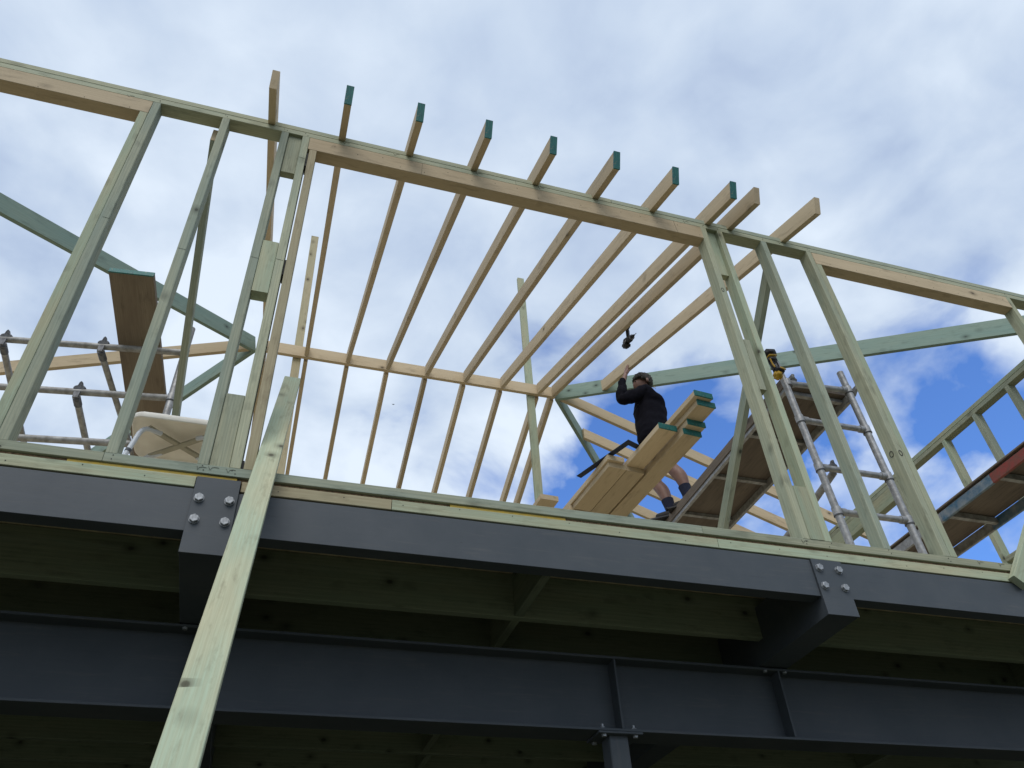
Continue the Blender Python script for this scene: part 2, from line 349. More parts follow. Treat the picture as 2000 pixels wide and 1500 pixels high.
def squiggle(pts, base, ex, ey, parent, r=0.0016, m=None):
    ex, ey = V(ex), V(ey); P = [V(base)+ex*x+ey*y for x, y in pts]
    return tube('pencil_mark', P, r, m or PENCIL, parent, n=5)

# ------------------------------------------------------------------ ground and lower storey
GZ = -3.65
bm = bmesh.new(); bmesh.ops.create_grid(bm, x_segments=40, y_segments=40, size=600)
for v in bm.verts: v.co.z = 0.0
tag(mesh_obj('ground', bm, GROUND), kind='structure').location = (0, 0, GZ)
for nm, x, y in (('wall', (-4.3, 6.5), (7.2, 7.4)), ('wall', (-4.4, -4.2), (1.2, 7.2)), ('wall', (6.4, 6.6), (1.2, 7.2))):
    d = [x[1]-x[0], y[1]-y[0]]; lab = ['long grey block wall at the back of the lower storey under the joists', 'grey block wall closing the lower storey at its western end', 'grey block wall closing the lower storey at its eastern end'][0 if d[0] > 1 else (1 if x[0] < 0 else 2)]
    tag(box('block_wall', x, y, (GZ, -0.81), BLOCK, ch=0.004, label=lab), cat='wall')

# ------------------------------------------------------------------ facade wall frame (plane Y = 0, 90 mm deep)
W = 0.045; D = (0.0, 0.09)
wf = thing('front_wall_frame', 'front timber wall frame of green studs with long tan lintels, standing on the steel edge beam', 'wall frame', (1, 0.045, -0.045))
for a, b, m in ((-6.0, -0.7365, GREEN), (-0.7345, 2.03, GREENB), (2.032, 7.0, GREEN)): box('sole_plate', (a, b), D, (-0.045, 0.0), m, wf, bow=0.0004)
for a, b, m in ((-6.0, 1.2, GREEN), (1.202, 7.0, GREEN)): box('top_plate', (a, b), D, (2.602, 2.6465), m, wf, bow=0.0006)
for a, b, m in ((-6.0, 1.918, GREEN), (1.923, 7.0, GREENB)): box('top_plate', (a, b), D, (2.6495, 2.693), m, wf, bow=0.0006)
def stud(x, m=GREEN, z=(0.0, 2.602), name='stud', label=None, y=D): return box(name, (x, x+W), (y[0]+random.uniform(-.0006, .0006), y[1]), z, m, wf, bow=0.0012, label=label)
for x, m in ((-3.9, GREEN), (-3.2, GREENB)): stud(x, m)
stud(-1.142, GREENB); stud(-0.734, GREENB); stud(-0.372, GREENB); stud(-0.240, GREEN)
stud(-1.1885, PALE, (0, 2.4695), 'jack_stud'); stud(-0.1825, YELLOW, (0, 2.4695), 'jack_stud', 'tan jack stud beside the wide opening')
stud(2.6215, GREEN); stud(2.757, PALE); stud(3.129, GREENB); stud(3.523, GREEN)
stud(3.5695, PALE, (0, 2.4695), 'jack_stud'); stud(5.43, PALE); stud(5.90, GREEN); stud(6.35, GREEN)
box('lintel', (-3.155, -1.1435), (-.0008, 0.0885), (2.4715, 2.6005), LVL, wf, bow=.0006)
box('lintel', (-0.1935, 2.6200), (-.0008, 0.0885), (2.4715, 2.6005), LVL, wf, bow=.0008)
box('lintel', (3.5695, 5.4285), (-.0008, 0.0885), (2.4715, 2.6005), LVL, wf, bow=.0006)
for x, z, y, m in (((-0.3255, -0.2415), (2.21, 2.601), (0.022, 0.067), GREEN), ((-0.3255, -0.2415), (1.112, 1.523), (0.004, 0.075), PALE), ((-0.3255, -0.2415), (0.001, 0.41), (0.008, 0.085), GREEN),
                   ((2.668, 2.7555), (2.13, 2.601), (0.03, 0.075), PALE), ((2.668, 2.714), (1.035, 1.457), (-0.003, 0.087), GREEN), ((2.668, 2.7555), (0.001, 0.335), (-0.002, 0.088), PALE)):
    box('blocking', x, y, z, m, wf)
for z in ((2.30, 2.44), (1.28, 1.40), (0.001, 0.05)): box('packer', (-0.1935, -0.184), (0.01, 0.08), z, GAP, wf)
# strips between steel and floor
for a, b, m in ((-6.0, -0.362, PALE), (-0.176, 0.466, YELLOW), (0.469, 2.1, PALE), (2.103, 7.0, PALE)):
    box('rim_packer', (a, b), (-0.001, 0.088), (-0.118, -0.0655), m, wf, bow=0.0008)
# nails and pencil marks
bm = bmesh.new()
def dot(x, z, r=0.0028):
    vs = [bm.verts.new((x+r*math.cos(t), -0.0022, z+r*math.sin(t))) for t in [k*1.0472 for k in range(6)]]
    c = [bm.verts.new((v.co.x, 0.003, v.co.z)) for v in vs]; bm.faces.new(vs)
    for i in range(6): bm.faces.new((vs[i], vs[(i+1) % 6], c[(i+1) % 6], c[i]))
for i in range(18):
    x = -0.05+i*0.155; dot(x+random.uniform(-.02, .02), 2.53+random.choice((-0.03, 0.03, 0.0)))
for i in range(8): dot(-3.0+i*0.25, 2.51+random.choice((-0.025, 0.025))); dot(3.7+i*0.24, 2.53+random.choice((-0.03, 0.03)))
for x in (-1.142, -0.734, -0.372, -0.240, 2.6215, 2.757, 3.129, 3.523, 5.43):
    for z in (2.618, 2.634, -0.012, -0.031): dot(x+random.uniform(.010, .036), z+random.uniform(-.005, .005), 0.0024)
for i in range(26): dot(-1.9+i*0.27+random.uniform(-.05, .05), -0.09+random.uniform(-.015, .015), 0.0026)
o = mesh_obj('nail_heads', bm, PENCIL, wf); o.matrix_basis = total(wf).inverted(); tag(o, kind='stuff')
X, Z = (1, 0, 0), (0, 0, 1)
vee = [(-.012, .014), (-.004, -.01), (.004, .008), (.014, .012), (.03, .01)]
for x, z in ((-0.165+0.19, 2.628), (0.36, 2.628), (-1.28, 2.60), (0.93, 2.628), (1.38, 2.628), (2.5, 2.62), (3.3, 2.63), (2.62, -0.022), (3.75, -0.02), (3.9, -0.018), (-0.24, -0.022), (-0.31, -0.02), (-0.36, -0.025)):
    squiggle([(a+random.uniform(-.003, .003), b*0.8) for a, b in vee], (x, -0.0013, z), X, Z, wf, 0.0008)
for x, z in ((2.635, 2.02),): squiggle([(.009*math.cos(t), .019*math.sin(t)) for t in [k*.7 for k in range(10)]], (x-.0, -0.0012, z-.1), (0, .9, 0) if False else X, Z, wf, 0.0022)
for y, z in ((0.045, 0.72), (-0.002, 0.70)):
    if y > 0: squiggle([(.015*math.cos(t), .02*math.sin(t)) for t in [k*.7 for k in range(10)]], (3.5215, y, z), (0, 1, 0), Z, wf, 0.0022)
    else: squiggle([(.012*math.cos(t), .02*math.sin(t)) for t in [k*.7 for k in range(10)]], (3.545, y, z), X, Z, wf, 0.0022)
for x, z in ((-1.11, 1.45), (-0.71, 1.32), (-0.35, 1.36), (-0.22, 1.38), (-0.22, 2.36)):   # set-out lines across studs
    squiggle([(-.018, 0.003), (.02, -0.001)], (x, -0.0010, z), X, Z, wf, 0.0007)
for a, b in ((0.545, -0.006), (2.40, 0.012)): squiggle([(0, .062), (b, -.064)], (a, -0.0013, 2.536), X, Z, wf, 0.0008)

# ------------------------------------------------------------------ side wall frame on the right (inner face X = 6.3)
sw = thing('side_wall_frame', 'green timber side wall frame running away behind the scaffold, with a double top plate', 'wall frame', (6.345, 3.6, -0.045))
XS = (6.30, 6.39)
for z, m in (((2.602, 2.6465), GREEN), ((2.6495, 2.693), PALE)): box('top_plate', XS, (0.095, 7.3), z, m, sw, bow=.001)
box('sole_plate', XS, (0.095, 7.3), (-0.045, 0), GREEN, sw)
for i, y in enumerate((0.49, 0.92, 1.355, 1.79, 2.55, 3.83, 4.4, 5.0, 5.6, 6.2, 6.8)):
    box('stud', XS, (y, y+W), (0, 2.602), (PALE, GREEN, GREENB)[i % 3], sw, bow=.001)
box('lintel', XS, (2.597, 3.828), (2.44, 2.601), PALE, sw); box('sill', XS, (0.54, 1.355), (1.225, 1.27), GREEN, sw); box('sill', XS, (1.402, 1.789), (1.225, 1.27), GREEN, sw)
box('sill', XS, (2.597, 3.828), (1.0, 1.045), GREEN, sw)
bw = thing('back_wall_frame', 'far timber wall frame behind the ridge, mostly hidden below the sole plate', 'wall frame', (1, 7.35, -0.045))
for z in ((2.602, 2.6465), (2.6495, 2.693)): box('top_plate', (-4.15, 6.39), (7.305, 7.395), z, GREEN, bw)
box('sole_plate', (-4.15, 6.39), (7.305, 7.395), (-.045, 0), GREEN, bw)
for i in range(18): box('stud', (-4.1+i*0.6, -4.055+i*0.6), (7.305, 7.395), (0, 2.602), GREEN, bw)

# ------------------------------------------------------------------ roof frame
rf = thing('roof_frame', 'hipped roof frame of tan rafters meeting at a ridge board over the open upper floor', 'roof frame', (1.2, 3.67, 2.69))
S = 0.3754; TH = math.atan(S); cosT, sinT = math.cos(TH), math.sin(TH); RD = 0.138
def zb(y): return 2.650 + S*y                              # underside of the near rafters
YR = 3.65; ZR = zb(YR)
box('ridge_board', (-0.52, 2.905), (YR+.001, YR+.0435), (ZR+0.002, ZR+0.150), LVLP, rf, bow=.0008)
xs = [-0.465, -0.018, 0.430, 0.878, 1.323, 1.774, 2.219, 2.670, 2.857]
nrm = V((0, -sinT, cosT))
def painted_end(raf, L0, t0=-0.0016, wy=0.0468, dz=None):
    bm = bmesh.new(); bmesh.ops.create_cube(bm, size=1.0)
    dz = dz or RD+0.0018
    ln = 0.010
    for v in bm.verts: v.co = V((v.co.x*ln + t0 + ln/2, v.co.y*wy, v.co.z*dz))
    e = mesh_obj('painted_end', bm, PAINT); e.parent = raf; return e
def near_rafter(x, y0, y1, m, paint, k1=None):
    xc = x+W/2; h = nrm*(RD/2)
    p0 = V((xc, y0, zb(y0)))+h; p1 = V((xc, y1, zb(y1)))+h
    k = -(sinT/cosT)
    r = member('rafter', p0, p1, W, RD, (0, 0, 1), m, rf, k1=(sinT/cosT if k1 is None else k1), bow=0.0016)
    if paint: painted_end(r, 0)
    return r
for i, x in enumerate(xs):
    y0 = (-0.323, -0.347, -0.349, -0.349, -0.347, -0.352, -0.343, -0.340, -0.341)[i]
    near_rafter(x, y0, YR - sinT*RD/2*0 - 0.0, LVL if i % 2 else LVLP, 1 <= i <= 7)
    xc = x+W/2; h2 = V((0, sinT, cosT))*(RD/2)              # far side of the ridge
    def zf(y): return ZR - S*(y-YR-0.045)
    p0 = V((xc, YR+0.045, zf(YR+0.045)))+h2; p1 = V((xc, 7.75, zf(7.75)))+h2
    member('rafter', p0, p1, W, RD, (0, 0, 1), LVLP if i % 2 else LVL, rf, k0=-sinT/cosT, bow=0.002)
near_rafter(3.320, -0.388, 3.285, LVLP, False, k1=0.15)
# end rafters running along X from the ridge ends, and jack rafters off the far hip
def endr(x0, z0, x1, y, m):
    s = 1 if x1 > x0 else -1
    nn = V((s*sinT, 0, cosT)); p0 = V((x0, y, z0))+nn*RD/2; p1 = V((x1, y, z0-S*abs(x1-x0)))+nn*RD/2
    return member('rafter', p0, p1, W, RD, (0, 0, 1), m, rf, k0=-sinT/cosT, bow=.0015)
endr(2.93, ZR, 6.85, YR+.022, LVLP); endr(-0.56, ZR, -4.5, YR+.022, LVLP)
for i, y in enumerate((4.10, 4.55, 5.0, 5.45, 5.9, 6.4)):
    x0 = 2.93+(y-YR)+.02; endr(x0, ZR-S*(y-YR), 6.85, y+.022, LVLP if i % 2 else LVL)
def hip(sx, sy, x0, L_, m):
    y0 = YR+.022
    d = V((sx, sy, -S)); p0 = V((x0, y0, ZR+0.003)); p1 = p0 + d*L_
    hd = math.hypot(1.4142, S); nn = V((sx*S, sy*S, 2.0)).normalized(); dep = 0.186
    off = nn*(dep/2-0.028)
    return member('hip_rafter', p0+off, p1+off, 0.042, dep, (0, 0, 1), m, rf, bow=.003)
hip(1, -1, 2.925, 3.95, TEAL); hip(1, 1, 2.925, 3.95, TEAL); hip(-1, -1, -0.545, 3.95, TEAL); hip(-1, 1, -0.545, 3.95, TEAL)
# staple of string on one rafter
squiggle([(0, .03), (.004, -.005), (.016, -.012), (.022, .034)], (2.8555, 2.02, 3.48), (0, 1, 0), Z, rf, 0.0022, YARN)

# ------------------------------------------------------------------ props and loose uprights
def lone(name, label, cat, p0, p1, wy, dz, hint, m, group=None, **kw):
    return tag(member(name, p0, p1, wy, dz, hint, m, None, label=label, **kw), cat=cat, group=group)
lone('timber_prop', 'green slanting prop with a tan sawn top, nailed beside the stud over the plastic seat', 'prop', (-0.764, 0.10, 2.535), (-0.764, 3.25, 0.0), 0.042, 0.088, (0, 1, 1), GREENB, 'slanting props behind the front wall', k0=-0.805, k1=1.0)
lone('timber_prop', 'green slanting prop with a sawn tan top end behind the yellow tool and scaffold plank', 'prop', (3.199, 0.10, 2.41), (3.199, 2.44, 0.0), 0.042, 0.088, (0, 1, 1), GREENB, 'slanting props behind the front wall', k0=-1.03, k1=1.0)
for o, kk in zip([ob for ob in C.objects if ob.name.startswith('timber_prop')], (-0.805, -1.03)):
    bm = bmesh.new(); vs = {}
    for x in (-.004, -.0006):
        for y in (-.0206, .0206):
            for z in (-.0436, .0436): vs[x, y, z] = bm.verts.new((x+kk*z, y, z))
    bmesh.ops.convex_hull(bm, input=bm.verts[:])
    e = mesh_obj('sawn_end', bm, LVLP); e.parent = o
lone('timber_upright', 'pale green upright rising past the ridge beside the leftmost full rafter', 'upright', (-0.03, YR+.068, 0.0), (-0.125, YR+.068, 6.13), 0.09, 0.042, (0, 1, 0), YELLOW, 'uprights standing behind the ridge')
lone('timber_upright', 'pale green upright rising behind the right end of the ridge, near the loose boards', 'upright', (2.60, YR+.068, 0.0), (2.612, YR+.068, 6.11), 0.088, 0.042, (0, 1, 0), PALE, 'uprights standing behind the ridge')

# ------------------------------------------------------------------ floor: joists, noggings, flooring
ff = thing('floor_frame', 'dark timber floor joists with noggings under the upper floor', 'floor frame', (1, 3.6, -0.3))
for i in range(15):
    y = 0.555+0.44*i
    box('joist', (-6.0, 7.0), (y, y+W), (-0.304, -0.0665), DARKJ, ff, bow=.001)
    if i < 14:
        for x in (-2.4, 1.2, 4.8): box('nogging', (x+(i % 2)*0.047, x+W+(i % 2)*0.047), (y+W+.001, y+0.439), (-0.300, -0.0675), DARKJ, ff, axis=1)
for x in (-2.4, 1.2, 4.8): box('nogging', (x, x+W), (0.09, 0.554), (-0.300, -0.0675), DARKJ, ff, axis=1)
for i, (a, b) in enumerate(((-6.0, -0.866), (-0.864, -0.20), (-0.198, 0.735), (0.737, 1.30), (1.302, 7.0))):
    m = (CHIP, YTONG, CHIP, YTONG, CHIP)[i]
    box('flooring_edge', (a, b), ((0.014, 0.009, 0.016, 0.009, 0.014)[i], 0.099), (-0.0652, -0.0462), m, ff)
for i in range(12):
    a = -6.0+i*1.09; box('flooring_sheet', (a, a+1.0898), (0.1, 7.4), (-0.0652, -0.0465), DECK, ff, axis=1)

# ------------------------------------------------------------------ steelwork
def ibeam(dep, wid, tf, tw, z0):
    a, h = wid/2, dep
    return [(-a, z0), (a, z0), (a, z0+tf), (tw/2, z0+tf), (tw/2, z0+h-tf), (a, z0+h-tf), (a, z0+h), (-a, z0+h), (-a, z0+h-tf), (-tw/2, z0+h-tf), (-tw/2, z0+tf), (-a, z0+tf)]
pfc = [(0, -.326), (.075, -.326), (.075, -.314), (.0065, -.314), (.0065, -.138), (.075, -.138), (.075, -.126), (0, -.126)]
for x0, x1, lab in ((-6.0, -0.3575, 'grey steel channel edge beam ending at the four-bolt plate by the leaning plank'), (-0.1805, 2.617, 'grey steel channel edge beam spanning between the two four-bolt plates'), (2.7975, 7.0, 'grey steel channel edge beam running off past the plate under the scaffold')):
    tag(extrude_profile('steel_edge_beam', pfc, x0, x1, STEEL, label=lab), cat='steel beam', group='steel channels along the floor edge')
for (x0, x1, zt, zbm, lab) in ((-0.358, -0.180, -0.071, -0.428, 'grey steel cross beam with a bolted end plate beside the leaning plank'), (2.6175, 2.797, -0.1245, -0.4255, 'grey steel cross beam with a bolted end plate below the scaffold')):
    xc = (x0+x1)/2
    t = thing('steel_cross_beam', lab, 'steel beam', (xc, 0.3, zbm), 'steel cross beams under the floor')
    extrude_profile('beam', [(-.087, zbm+.0015), (.087, zbm+.0015), (.087, -.1275), (-.087, -.1275)], -0.0012, 4.2, STEEL, t, axis='Y', at=(xc, 0, 0))
    bm = bmesh.new(); bmesh.ops.create_cube(bm, size=1.0)
    for v in bm.verts: v.co = V((v.co.x*(x1-x0), v.co.y*0.010, v.co.z*(zt-zbm)))
    bmesh.ops.bevel(bm, geom=bm.edges[:], offset=0.0012, segments=1, affect='EDGES')
    pl = mesh_obj('end_plate', bm, STEEL); place(pl, Matrix.Translation((xc, -0.0068, (zt+zbm)/2)), t)
    for bx_, bz in (((-0.330, -0.178), (-0.2105, -0.178), (-0.3295, -0.2785), (-0.211, -0.279)) if x0 < 0 else ((2.649, -0.175), (2.763, -0.178), (2.647, -0.274), (2.765, -0.276))):
        bolt((bx_, -0.0119, bz), (0, -1, 0), t, 1.12)
    for dx in (-0.06, 0.06): bolt((xc+dx, 0.70-0.052, -0.4445), (0, 0, -1), t, 0.7)
mb = thing('steel_main_beam', 'deep dark steel beam running under the joists on a post', 'steel beam', (1, 0.72, -0.805))
extrude_profile('beam', ibeam(0.372, 0.170, 0.013, 0.009, -0.805), -6.0, 7.0, STEEL, mb, at=(0, 0.72, 0))
for x in (-0.27, 1.755, 2.725): box('stiffener', (x-.006, x+.006), (0.638, 0.7145), (-0.790, -0.447), STEEL, mb)
po = thing('steel_post', 'dark square steel post with a bolted cap plate under the main beam', 'post', (1.735, 0.70, GZ))
box('post', (1.685, 1.785), (0.665, 0.765), (GZ, -0.8185), STEEL, po, ch=.005)
box('cap_plate', (1.622, 1.852), (0.632, 0.80), (-0.8175, -0.8065), STEEL, po)
for x in (1.655, 1.82):
    for y in (0.655, 0.78): bolt((x, y, -0.818), (0, 0, -1), po, 0.75)
    bolt((x, 0.662, -0.7915), (0, 0, 1), po, 0.75); tube('bolt_shank', [(x, 0.662, -0.790), (x, 0.662, -0.768)], 0.007, GALV, po, n=8)

# ------------------------------------------------------------------ leaning plank and brace outside
A = V((-0.088, -0.066, -0.004)); Bp = V((-0.130, -1.110, -1.53)); d = (A-Bp).normalized()
foot = Bp + d*((GZ-Bp.z)/d.z); tip = Bp + d*3.27
lone('leaning_plank', 'long pale green plank leaning up against the sole plate in front of the steel', 'plank', foot, tip, 0.094, 0.040, (0, -1, 0.68), PALE, bow=0.004)
lone('brace_timber', 'pale brace end nailed across the sole plate at the far right', 'brace', (3.93, -0.027, -0.135), (5.0, -0.027, 1.10), 0.045, 0.09, (-1, 0, 1), PALE)

# ------------------------------------------------------------------ scaffold on the right and its platform
def clamp(base, ex, ey, parent, s=1.0):
    pts = [(-.036, -.004), (-.038, .012), (-.026, .024), (-.014, .026), (-.008, .046), (0.0, .058), (.008, .056), (.013, .04), (.018, .026), (.032, .022), (.037, .008), (.028, -.006), (.0, -.014), (-.022, -.012)]
    exv = V(ex).normalized(); eyv = V(ey).normalized(); n = exv.cross(eyv)
    prism('clamp', [(x*s, y*s) for x, y in pts], V(base)-n*0.014*s, exv, eyv, 0.028*s, CLAMP, parent, ch=.004*s)
def collar(p, d, parent, m=ALU, r=0.030, L_=0.055):
    p, d = V(p), V(d).normalized()
    tube('collar', [p-d*L_/2, p+d*L_/2], r, m, parent); tube('collar_band', [p-d*(L_/2+.004), p-d*(L_/2-.002)], r+.0015, CLAMP, parent)
fr = thing('tube_scaffold', 'grey tube scaffold frame with rungs, a yellow nailer hanging on its standard', 'scaffold', (3.6, 0.46, 0))
a0, a1 = V((3.377, 0.47, 0.0)), V((3.318, 0.47, 1.655)); b0, b1 = V((3.915, 0.47, 0.0)), V((3.862, 0.47, 1.835))
tube('standard', [a0, a1], 0.0245, ALU, fr); tube('standard', [b0, b1], 0.0245, ALU, fr)
for z in (0.10, 0.548, 0.888, 1.287, 1.660):
    pa = a0+(a1-a0)*min(0.99, z/1.655); pb = b0+(b1-b0)*((z+.004)/1.835)
    if z > 1.6: pa = V((3.335, 0.47, 1.62)); pb = b0+(b1-b0)*(1.66/1.835)
    dd = (pb-pa).normalized(); tube('rung', [pa+dd*.02, pb-dd*.02], 0.0215, ALU, fr)
    for p, ax in ((pa, a1-a0), (pb, b1-b0)):
        collar(p, ax, fr, ALU); s = 1 if p is pa else -1
        tube('socket', [p+dd*.02*s, p+dd*.06*s], 0.0265, ALU, fr)
tube('spigot', [a1-V((0, 0, .02)), a1+V((-.014, 0, .16))], 0.0225, ALU, fr)
clamp((3.395, 0.47, 1.655), (1, 0, 0.05), (0, -.4, 1), fr, 0.85); clamp((3.455, 0.47, 0.903), (1, 0, 0), (-.1, -.4, 1), fr, 0.9)
tube('brace', [(3.475, 0.495, 0.885), (3.42, 0.80, 0.76), (3.38, 1.0, 0.69), (3.10, 2.4, 0.20)], 0.0235, ALUD, fr)
f2 = thing('tube_scaffold', 'second tube scaffold frame carrying the far end of the plank platform, hidden by the floor', 'scaffold', (3.6, 3.3, 0))
for x in (3.36, 3.90): tube('standard', [(x, 3.3, 0), (x, 3.3, 1.6)], 0.0245, ALU, f2)
for z in (0.3, 0.75, 1.2, 1.595): tube('rung', [(3.36, 3.3, z), (3.90, 3.3, z)], 0.0215, ALU, f2)
pf = thing('scaffold_platform', 'worn plywood scaffold platform with aluminium edges under the man', 'platform', (3.65, 2.0, 1.62))
PY = (0.555, 3.4)
box('deck', (3.372, 3.945), PY, (1.690, 1.712), PLY, pf, axis=1)
box('edge_board', (3.362, 3.371), PY, (1.655, 1.735), PLY, pf, axis=1)
box('side_rail', (3.372, 3.402), PY, (1.625, 1.688), ALU, pf, axis=1); box('side_rail', (3.915, 3.945), PY, (1.625, 1.688), ALUD, pf, axis=1)
for y in (0.60, 1.12, 1.7, 2.3, 2.9): box('cross_bar', (3.403, 3.914), (y, y+.035), (1.655, 1.688), ALUD, pf, axis=0)
for x in (3.387, 3.93): prism('hook', [(-.06, .02), (.05, .02), (.05, -.03), (.0, -.045), (-.045, -.04), (-.09, -.01), (-.095, .02)], (x-.012, 0.53, 1.675), (0, 1, 0), (0, 0, 1), 0.024, ALUD, pf, ch=.004)

# platform at the far right with red and blue painted rails
p2 = thing('scaffold_platform', 'plywood scaffold platform with chipped red and blue rails at the right edge', 'platform', (5.1, 1.2, 1.0))
QY = (-0.25, 2.9)
box('deck', (4.855, 5.33), QY, (1.062, 1.080), PLY, p2, axis=1)
box('loose_board', (4.83, 5.10), (QY[0], 2.7), (1.082, 1.096), PLY, p2, axis=1)
box('side_rail', (4.83, 4.854), (QY[0], 0.47), (0.985, 1.058), REDP, p2, axis=1, label='red painted rail'); box('side_rail', (4.83, 4.854), (0.472, 1.00), (0.985, 1.058), BLUEP, p2, axis=1, label='blue painted rail')
box('side_rail', (4.83, 4.854), (1.002, QY[1]), (0.985, 1.058), ALU, p2, axis=1)
box('side_rail', (5.332, 5.356), (QY[0], 1.02), (0.985, 1.062), BLUEP, p2, axis=1, label='blue painted rail'); box('side_rail', (5.332, 5.356), (1.022, QY[1]), (0.985, 1.062), ALUD, p2, axis=1)
for y in (-0.1, 0.42, 0.95, 1.6, 2.2): box('cross_bar', (4.856, 5.33), (y, y+.035), (1.005, 1.055), ALUD, p2, axis=0)

# ------------------------------------------------------------------ scaffold on the left
lt = thing('scaffolding_tower', 'dirty aluminium scaffold tower with clamped guard tubes and three rungs, seen through the left studs', 'scaffold', (-1.4, 2.2, 0))
u = V((-.9907, .1357, 0)); n_ = V((.1357, .9907, 0)); v0 = V((-.853, 1.686, 0))
tube('standard', [v0, v0+V((0, 0, 2.335))], 0.025, ALU, lt); tube('standard', [v0+u*1.75, v0+u*1.75+V((0, 0, 2.335))], 0.025, ALU, lt)
for z, r in ((2.085, .0235), (1.650, .0235), (1.238, .0235), (.4, .0235)): tube('rung', [v0+V((0, 0, z)), v0+u*1.75+V((0, 0, z+.012))], r, ALUD, lt)
for z in (2.085, 1.65, 1.238): collar(v0+V((0, 0, z)), Z, lt)
for c0, c1 in (((-1.411, 1.763, 2.035), (-1.245, 3.036, 2.03)), ((-1.449, 1.768, 1.600), (-1.405, 3.0, 1.60)), ((-2.055, 1.852, 2.035), (-2.075, 3.2, 2.03))):
    c0, c1 = V(c0), V(c1); dd = (c1-c0).normalized()
    tube('guard_tube', [c0+dd*.03, c1], 0.0225, ALUD, lt); tube('collar', [c0-dd*.012, c0+dd*.075], 0.0262, CLAMP, lt)
    prism('clamp_jaw', [(-.018, -.03), (.018, -.03), (.022, .03), (-.022, .03)], c0+V((0, -.03, .005)), -u, Z, .012, CLAMP, lt, ch=.002)
    clamp(c0+V((0, -.01, 0.068)), -u, (0, -.35, 1), lt, 1.05)
# ledger tubes at the far side of the tower
f0 = v0+n_*1.75
for k in (0, 1.75): tube('standard', [f0+u*k, f0+u*k+V((0, 0, 1.5))], 0.025, ALU, lt)
bo0, bo1 = V((-1.242, 1.17, 2.292)), V((-0.93, 4.3, 1.70))
bd = lone('loose_board', 'wide brown laminated board with a teal sealed end, laid up over the left scaffold rung', 'board', bo0, bo1, 0.292, 0.043, (0, 0, 1), LVLD, bow=.004)
painted_end(bd, 0, wy=0.2935, dz=0.0448)

# ------------------------------------------------------------------ white plastic shower seat
st = thing('plastic_stool', 'cream plastic seat on white tube legs with a crossed frame, seen from below', 'stool', (-0.60, 0.56, 0))
def rrect(w_, d_, r, n=5, pinch=0.0):
    P = []
    for cx, cy, a in ((w_-r, d_-r, 0), (-w_+r, d_-r, 90), (-w_+r, -d_+r, 180), (w_-r, -d_+r, 270)):
        for k in range(n+1):
            t = math.radians(a+90*k/n); P.append((cx+r*math.cos(t), cy+r*math.sin(t)))
    return P
sx, sy, sz = -0.550, 0.592, 0.512
bm = bmesh.new(); prof = [(1.0, 0.030), (1.03, 0.018), (1.03, -0.012), (1.0, -0.018), (0.965, -0.004), (0.9, 0.006), (0.7, 0.010)]
base = rrect(0.225, 0.185, 0.07); rows = []
for s, z in prof:
    rows.append([bm.verts.new((x*s, y*s, z + 0.014*((x/0.2)**2))) for x, y in base])
for a_, b_ in zip(rows, rows[1:]):
    for j in range(len(base)): bm.faces.new((a_[j], a_[(j+1) % len(base)], b_[(j+1) % len(base)], b_[j]))
bm.faces.new(rows[0]); bm.faces.new(rows[-1])
seat = mesh_obj('seat', bm, WPL, smooth=True); place(seat, Matrix.Translation((sx, sy, sz)), st); seat.modifiers.new('s', 'SUBSURF').levels = 1; seat.modifiers['s'].render_levels = 1
for s in (1, -1):
    a_ = V((sx-0.145, sy-s*0.122, sz-.017)); b_ = V((sx+0.145, sy+s*0.122, sz-.017))
    member('cross_bar', a_+V((0, 0, -.004*(s < 0))), b_+V((0, 0, -.004*(s < 0))), 0.032, 0.015, (0, 0, 1), WPLD, st, bow=0, ch=.005)
    for t in (0.12, 0.5, 0.88): q = a_+(b_-a_)*t; tube('screw', [q+V((0, 0, -.005)), q+V((0, 0, -.0095))], 0.0065, GREYR, st, n=10)
for ax, ay in ((-1, -1), (1, -1), (1, 1), (-1, 1)):
    c = V((sx+ax*0.133, sy+ay*0.115, sz-.024)); o_ = V((ax*.95, ay*.25, 0)).normalized()
    P = [c-o_*.05+V((0, -ay*.02, .006)), c, c+o_*.022+V((0, 0, -.004)), c+o_*.036+V((0, 0, -.018)), c+o_*.046+V((0, 0, -.042)), c+o_*.056+V((0, 0, -.09)), c+o_*.085+V((0, 0, -.22)), c+o_*.14+V((0, 0, -sz+.03))]
    tube('leg', P, 0.0125, WTUBE, st); k = c+o_*.068+V((0, 0, -.145)); tube('leg_collar', [k, k+V((o_.x*.004, o_.y*.004, -.016))], 0.0145, GREYR, st)

# ------------------------------------------------------------------ loose boards laid beside the man, on trestles
skew = V((-0.093, 1.0, 0)).normalized()
def board(xl, yn, z, ln, m, lab, w_=0.145, paint=True):
    p0 = V((xl+w_/2, yn, z+.0225)); p1 = p0+skew*ln
    o = lone('loose_board', lab, 'board', p0, p1, w_, 0.0435, (0, 0, 1), m, 'loose boards stacked beside the man', bow=.002)
    if paint: painted_end(o, 0, wy=w_+.0016, dz=0.0452, t0=-0.0018)
    return o
Z0 = 1.300
board(2.616, 0.82, Z0, 3.6, LVLP, 'longest tan board with a teal end, lowest of the loose boards and furthest right')
board(2.400, 1.335, Z0, 3.0, LVL, 'tan board with a raw end tucked under the single overhanging board', paint=False, w_=0.150)
board(2.248, 1.318, Z0, 0.60, LVLP, 'short tan board with a raw end at the left of the lowest layer', paint=False, w_=0.148)
board(2.172, 1.93, Z0, 2.6, LVLP, 'tan board stepped back at the far left of the lowest layer', paint=False, w_=0.148)
board(2.449, 0.852, Z0+.045, 2.9, LVLP, 'tan board with a teal end overhanging alone on the left of the stack')
board(2.630, 0.765, Z0+.045, 3.4, LVL, 'second tan board from the bottom of the teal-ended stack')
